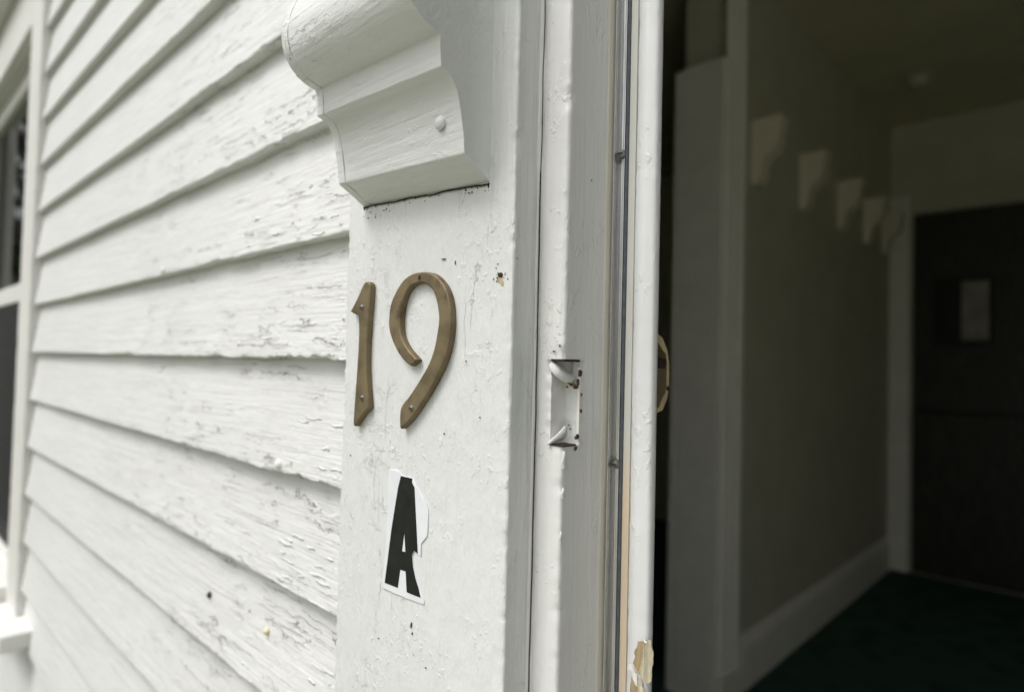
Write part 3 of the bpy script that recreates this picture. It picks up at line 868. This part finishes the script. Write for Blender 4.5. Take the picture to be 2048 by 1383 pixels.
def digit(name, outline, label, screws, sharp):
    t = empty(name, (sum(a for a, b in outline) / len(outline) / 1000, 0, min(b for a, b in outline) / 1000), label, "house number", "brass house numbers on the casing")
    b = link("digit", plate("digit", catmull(outline, 3, sharp), [], -.0046, .0050, .0011, 3), m_brass, t)
    smooth_by_angle(b, 40)
    for (x, z, full) in screws:
        if full:
            s = link("screw", dome("screw", (x / 1000, -.0044, z / 1000), (.1, -1, 0), .0021, .0014, 14, 5), m_steel, t, True)
            link("screw_slot", box_mesh("screw_slot", (x / 1000 - .0014, -.0060, z / 1000 - .0003), (x / 1000 + .0014, -.0056, z / 1000 + .0003)), m_hole, s)
        else:
            link("screw_hole", disc_blob("screw_hole", (x / 1000, -.0045, z / 1000), (1, 0, 0), (0, 0, 1), .0015, .0017, .0003, (0, -1, 0), 3, 16, .1), m_hole, t)
digit("number_one", ONE, "tarnished brass digit 1 screwed to the white casing", [(-380.53, 1236.74, 1), (-376.68, 1173.96, 1)], (0, 14, 15, 22))
digit("number_nine", NINE, "tarnished brass digit 9 with an open loop on the white casing", [(-321.03, 1170.66, 1), (-316.75, 1252.5, 0)], (0, 52, 25, 26))

BACK = [(-348.8, 1128.47), (-335.99, 1128.52), (-334.9, 1126.21), (-323.22, 1126.1), (-320.43, 1122.27), (-315.08, 1117.98), (-306.62, 1109.85), (-306.6, 1101.52), (-307.11, 1093.09), (-312.77, 1087.46), (-312.77, 1079.39), (-315.54, 1080.45), (-319.28, 1081.66), (-321.36, 1078.48), (-320.11, 1071.73), (-317.01, 1064.58), (-313.68, 1059.82), (-311.52, 1055.93), (-308.17, 1053.28), (-308.61, 1051.17), (-324.91, 1050.3), (-338.43, 1050.14), (-353.02, 1050.1), (-352.71, 1052.09), (-349.79, 1075.46), (-348.68, 1101.93)]
LET = [(-335.09, 1125.95), (-323.22, 1125.99), (-323.48, 1123.54), (-320.72, 1120.52), (-318.41, 1102.69), (-315.55, 1080.68), (-319.28, 1081.66), (-321.36, 1078.48), (-320.11, 1071.73), (-317.01, 1064.58), (-313.86, 1059.77), (-311.63, 1054.56), (-325.47, 1054.25), (-327.22, 1066.85), (-332.97, 1066.62), (-335.11, 1054.5), (-349.31, 1054.15), (-343.47, 1091.01), (-337.83, 1117.92)]
HOLE = [(-329.72, 1091.15), (-327.98, 1078.84), (-331.8, 1078.46)]
st = empty("letter_sticker", (-.33, 0, 1.05), "torn white vinyl sticker with a bold black letter A under the brass number", "sticker")
link("backing", plate("backing", BACK, [], -.0007, .0008, .00002, 0), m_stick, st)
link("letter", plate("letter", [(x + .0, z) for x, z in LET], [HOLE], -.00095, .0003, .00002, 0), m_black, st)

# ------------------------------------------------------------------ window at the far end of the siding
win = empty("sash_window", (-2.0850, .03, WZ0), "white framed sash window at the far end of the clapboards, dark screen in its lower half", "window")
tr = link("casing", vertical("casing", fillet([(-1.7450, .027), (-1.7450, +.003), (-1.6280, +.003), (-1.6280, .027)], [0, .003, .003, 0]), WZ0 - .035, WZ1 + .14, .01, .006, .0004, .0006, 41), m_trim, win)
smooth_by_angle(tr, 50)
link("casing", box_mesh("casing", (-2.7250, .003, WZ0 - .035), (-2.6050, .027, WZ1 + .14), .003), m_trim, win)
link("head_casing", box_mesh("head_casing", (-2.6045, .0035, WZ1 + .001), (-1.7455, .027, WZ1 + .139), .003), m_trim, win)
link("drip_cap", box_mesh("drip_cap", (-2.7450, -.030, WZ1 + .1405), (-1.6100, .026, WZ1 + .165), .005), m_trim, win)
sill = link("sill", box_mesh("sill", (-2.7850, -.034, WZ0 - .070), (-1.530, .026, WZ0 - .0360), .004), m_trim, win)
link("sill_slope", box_mesh("sill_slope", (-2.6040, -.020, WZ0 - .0355), (-1.7460, .060, WZ0 - .004), .004), m_trim, win)
link("jamb_liner", box_mesh("jamb_liner", (-1.7645, .0275, WZ0 - .030), (-1.7455, .108, WZ1 + .018), .002), m_trim, win)
link("head_liner", box_mesh("head_liner", (-2.6045, .0275, WZ1 - .001), (-1.7650, .108, WZ1 + .018), .002), m_trim, win)
us = link("upper_sash", boxes_mesh("upper_sash", [((-1.8070, .040, 1.33), (-1.7660, .070, WZ1 - .003)), ((-2.5950, .040, WZ1 - .048), (-1.8075, .070, WZ1 - .003)), ((-2.5950, .036, 1.325), (-1.8075, .070, 1.372))], .003), m_trim, win)
link("pane", box_mesh("pane", (-2.5950, .053, 1.372), (-1.8075, .057, WZ1 - .048)), m_glass, us)
ls = link("lower_sash", boxes_mesh("lower_sash", [((-1.7850, .034, WZ0 - .003), (-1.7660, .046, 1.324)), ((-2.5950, .034, WZ0 - .003), (-1.7855, .046, WZ0 + .02))], .002), m_trim, win)
link("insect_screen", box_mesh("insect_screen", (-2.5950, .038, WZ0 + .02), (-1.7855, .042, 1.3245)), m_screen, win)
link("light_block", box_mesh("light_block", (-2.60, .074, 1.33), (-1.745, .078, WZ1 + .0)), m_light_block, win)  # dark sheet added behind the upper pane to hide the lit room

# ------------------------------------------------------------------ the hall
pil = empty("hall_pilaster", (-1.13, 1.90, 0), "pale painted pilaster with beaded edges just inside the hall", "pilaster")
link("face_board", box_mesh("face_board", (-1.1860, 1.900, 0.0), (-1.0310, 1.925, 2.335), .004), m_trimin, pil)
link("core", box_mesh("core", (-1.225, 1.9255, 0.0), (-1.036, 2.0590, 2.325)), m_trimin, pil)
link("upper_core", box_mesh("upper_core", (-1.228, 1.985, 2.3255), (-1.037, 2.0585, CEIL - .001)), m_wall, pil)
e1 = link("edge_bead", vertical("edge_bead", fillet([(-1.2310, 1.925), (-1.2310, 1.909), (-1.2150, 1.903), (-1.2080, 1.910), (-1.2000, 1.901), (-1.1865, 1.901), (-1.1865, 1.925)], .004, 3), 0, 2.33, .3), m_trimin, pil)
smooth_by_angle(e1, 40)
e2 = link("edge_bead", vertical("edge_bead", fillet([(-1.0355, 1.926), (-1.0200, 1.930), (-1.0160, 1.955), (-1.0260, 1.970), (-1.0140, 1.985), (-1.0140, 2.005), (-1.0240, 2.018), (-1.0100, 2.035), (-1.0120, 2.066), (-1.0295, 2.070), (-1.0355, 2.058)], .005, 3), .11, CEIL - .002, .3), m_trimin, pil)
smooth_by_angle(e2, 40)
link("plinth_block", box_mesh("plinth_block", (-1.0350, 1.902, 0.0), (-1.0060, 2.0740, .1095), .004), m_trimin, pil)

def hall_corbel(y, i):
    prof = [(0, 2.155), (.125, 2.155), (.125, 2.128), (.118, 2.126), (.119, 2.09), (.112, 2.055), (.095, 2.035), (.070, 2.022), (.052, 2.005), (.046, 1.975), (.043, 1.945), (.030, 1.926), (.010, 1.920), (0, 1.925)]
    words = ["first pale corbel along the dark hall wall, nearest the pilaster", "second pale corbel along the dark hall wall, counted from the pilaster",
             "third pale corbel along the dark hall wall, counted from the pilaster", "fourth pale corbel along the dark hall wall, counted from the pilaster",
             "last pale corbel on the dark hall wall, beside the far door"]
    p = resample(fillet(prof, [0, .003, .003, .002, .01, .012, .01, .01, .01, .01, .01, .01, .005, 0], 3), .02)
    t = empty("hall_corbel", (-1.0295, y, 1.92), words[i], "bracket", "corbels along the hall wall")
    n = len(p); vs = []
    for yy in (y - .036, y + .036): vs += [(-1.0295 + a * .85, yy, b) for a, b in p]
    F = grid_faces(n, 2, True) + [tuple(range(n)), tuple(range(2 * n - 1, n - 1, -1))]
    o = link("body", fixn(raw("body", vs, F)), m_bracket, t)
    link("cap", box_mesh("cap", (-1.0295, y - .044, 2.1555), (-.917, y + .044, 2.170), .004), m_bracket, t)
for i, y in enumerate((2.185, 2.70, 3.23, 3.68, 4.06)): hall_corbel(y, i)

fd = empty("far_door", (-.45, HB - .03, 0), "dark closed door at the end of the hall", "door")
link("door_casing", box_mesh("door_casing", (-1.0290, HB - .030, 0.0), (-.9180, HB - .001, 2.29), .006), m_trimin, fd)
link("door_casing", box_mesh("door_casing", (.075, HB - .030, 0.0), (.185, HB - .001, 2.29), .006), m_trimin, fd)
link("head_casing", box_mesh("head_casing", (-.9175, HB - .030, 2.175), (.0745, HB - .001, 2.29), .006), m_wall, fd)
link("door_leaf", box_mesh("door_leaf", (-.9000, HB - .022, 0.012), (.060, HB - .0015, 2.165), .003), m_door, fd)
link("lower_panel", box_mesh("lower_panel", (-.880, HB - .036, 0.05), (.040, HB - .0225, .975), .006), m_door, fd)
link("rail_bead", box_mesh("rail_bead", (-.895, HB - .042, .9765), (.050, HB - .0225, .990), .003), m_frame_dk, fd)
nf = empty("framed_notice", (-.65, HB - .03, 1.38), "small black frame with a pale strip of paper on the dark far door", "notice")
link("frame", box_mesh("frame", (-.795, HB - .034, 1.372), (-.498, HB - .0225, 1.765), .003), m_frame_dk, nf)
link("paper", box_mesh("paper", (-.655, HB - .037, 1.402), (-.527, HB - .0345, 1.740)), m_notice, nf)
cl = empty("ceiling_lamp", (-.74, 3.53, CEIL - .06), "small dark ceiling lamp in the dim hall", "lamp")
link("base", dome("base", (-.74, 3.53, CEIL - .001), (0, 0, -1), .07, .02, 20, 4), m_wall, cl, True)
link("shade", dome("shade", (-.74, 3.53, CEIL - .021), (0, 0, -1), .055, .045, 20, 6), m_wall, cl, True)

# ------------------------------------------------------------------ trees beyond the house corner (they show in the window glass)
def tree(x, y, h, rad, label, seed, n=5200):
    r = np.random.default_rng(seed)
    t = empty("broadleaf_tree", (x, y, -.42), label, "tree", "trees along the side of the lawn")
    bm = bmesh.new()
    def limb(a, b, r0, r1):
        a = Vector(a); b = Vector(b); q = (b - a).to_track_quat('Z', 'Y'); rings = []
        for k in range(5):
            u = k / 4; c = a.lerp(b, u) + Vector(r.normal(0, .03 * (b - a).length * (0 < k < 4), 3)); rr = r0 + (r1 - r0) * u
            rings.append([bm.verts.new(c + q @ Vector((rr * math.cos(i * math.pi / 4), rr * math.sin(i * math.pi / 4), 0))) for i in range(8)])
        for k in range(4):
            for i in range(8): bm.faces.new((rings[k][i], rings[k][(i + 1) % 8], rings[k + 1][(i + 1) % 8], rings[k + 1][i]))
    limb((x, y, -.5), (x, y, h * .55), h * .028, h * .014)
    clumps = []
    for k in range(9):
        a = r.uniform(0, 6.28); z0 = h * r.uniform(.2, .5); d = rad * r.uniform(.5, .9)
        e = (x + d * math.cos(a), y + d * math.sin(a), z0 + h * r.uniform(.1, .4))
        limb((x, y, z0), e, h * .010, h * .003); clumps.append(e)
    me = bpy.data.meshes.new("trunk"); bm.to_mesh(me); bm.free()
    link("trunk", me, m_bark, t, True)
    for k in range(26):
        v = r.normal(0, 1, 3); v /= np.linalg.norm(v); v *= r.uniform(.4, 1) ** .5
        clumps.append((x + v[0] * rad, y + v[1] * rad, h * .56 + v[2] * h * .40))
    cl = np.array(clumps)[r.integers(0, len(clumps), n)] + r.normal(0, rad * .17, (n, 3))
    cl[:, 2] = np.maximum(cl[:, 2], h * .10)
    a = r.normal(0, 1, (n, 3)); a /= np.linalg.norm(a, axis=1)[:, None]
    b = np.cross(a, r.normal(0, 1, (n, 3))); b /= np.linalg.norm(b, axis=1)[:, None]
    s = r.uniform(.06, .13, (n, 1)) * h / 8
    V = np.stack([cl - a * s, cl + b * s * .5, cl + a * s, cl - b * s * .5], 1).reshape(-1, 3)
    F = np.arange(n * 4).reshape(-1, 4)
    o = link("crown", raw("crown", V, F.tolist()), m_leaf, t)
tree(-9.5, -1.3, 8.5, 2.2, "leafy green tree nearest the house, reflected in the window glass", 1, 2600)
tree(-15.5, -4.4, 10, 2.8, "broad leafy tree behind the nearest one, reflected in the window glass", 2)
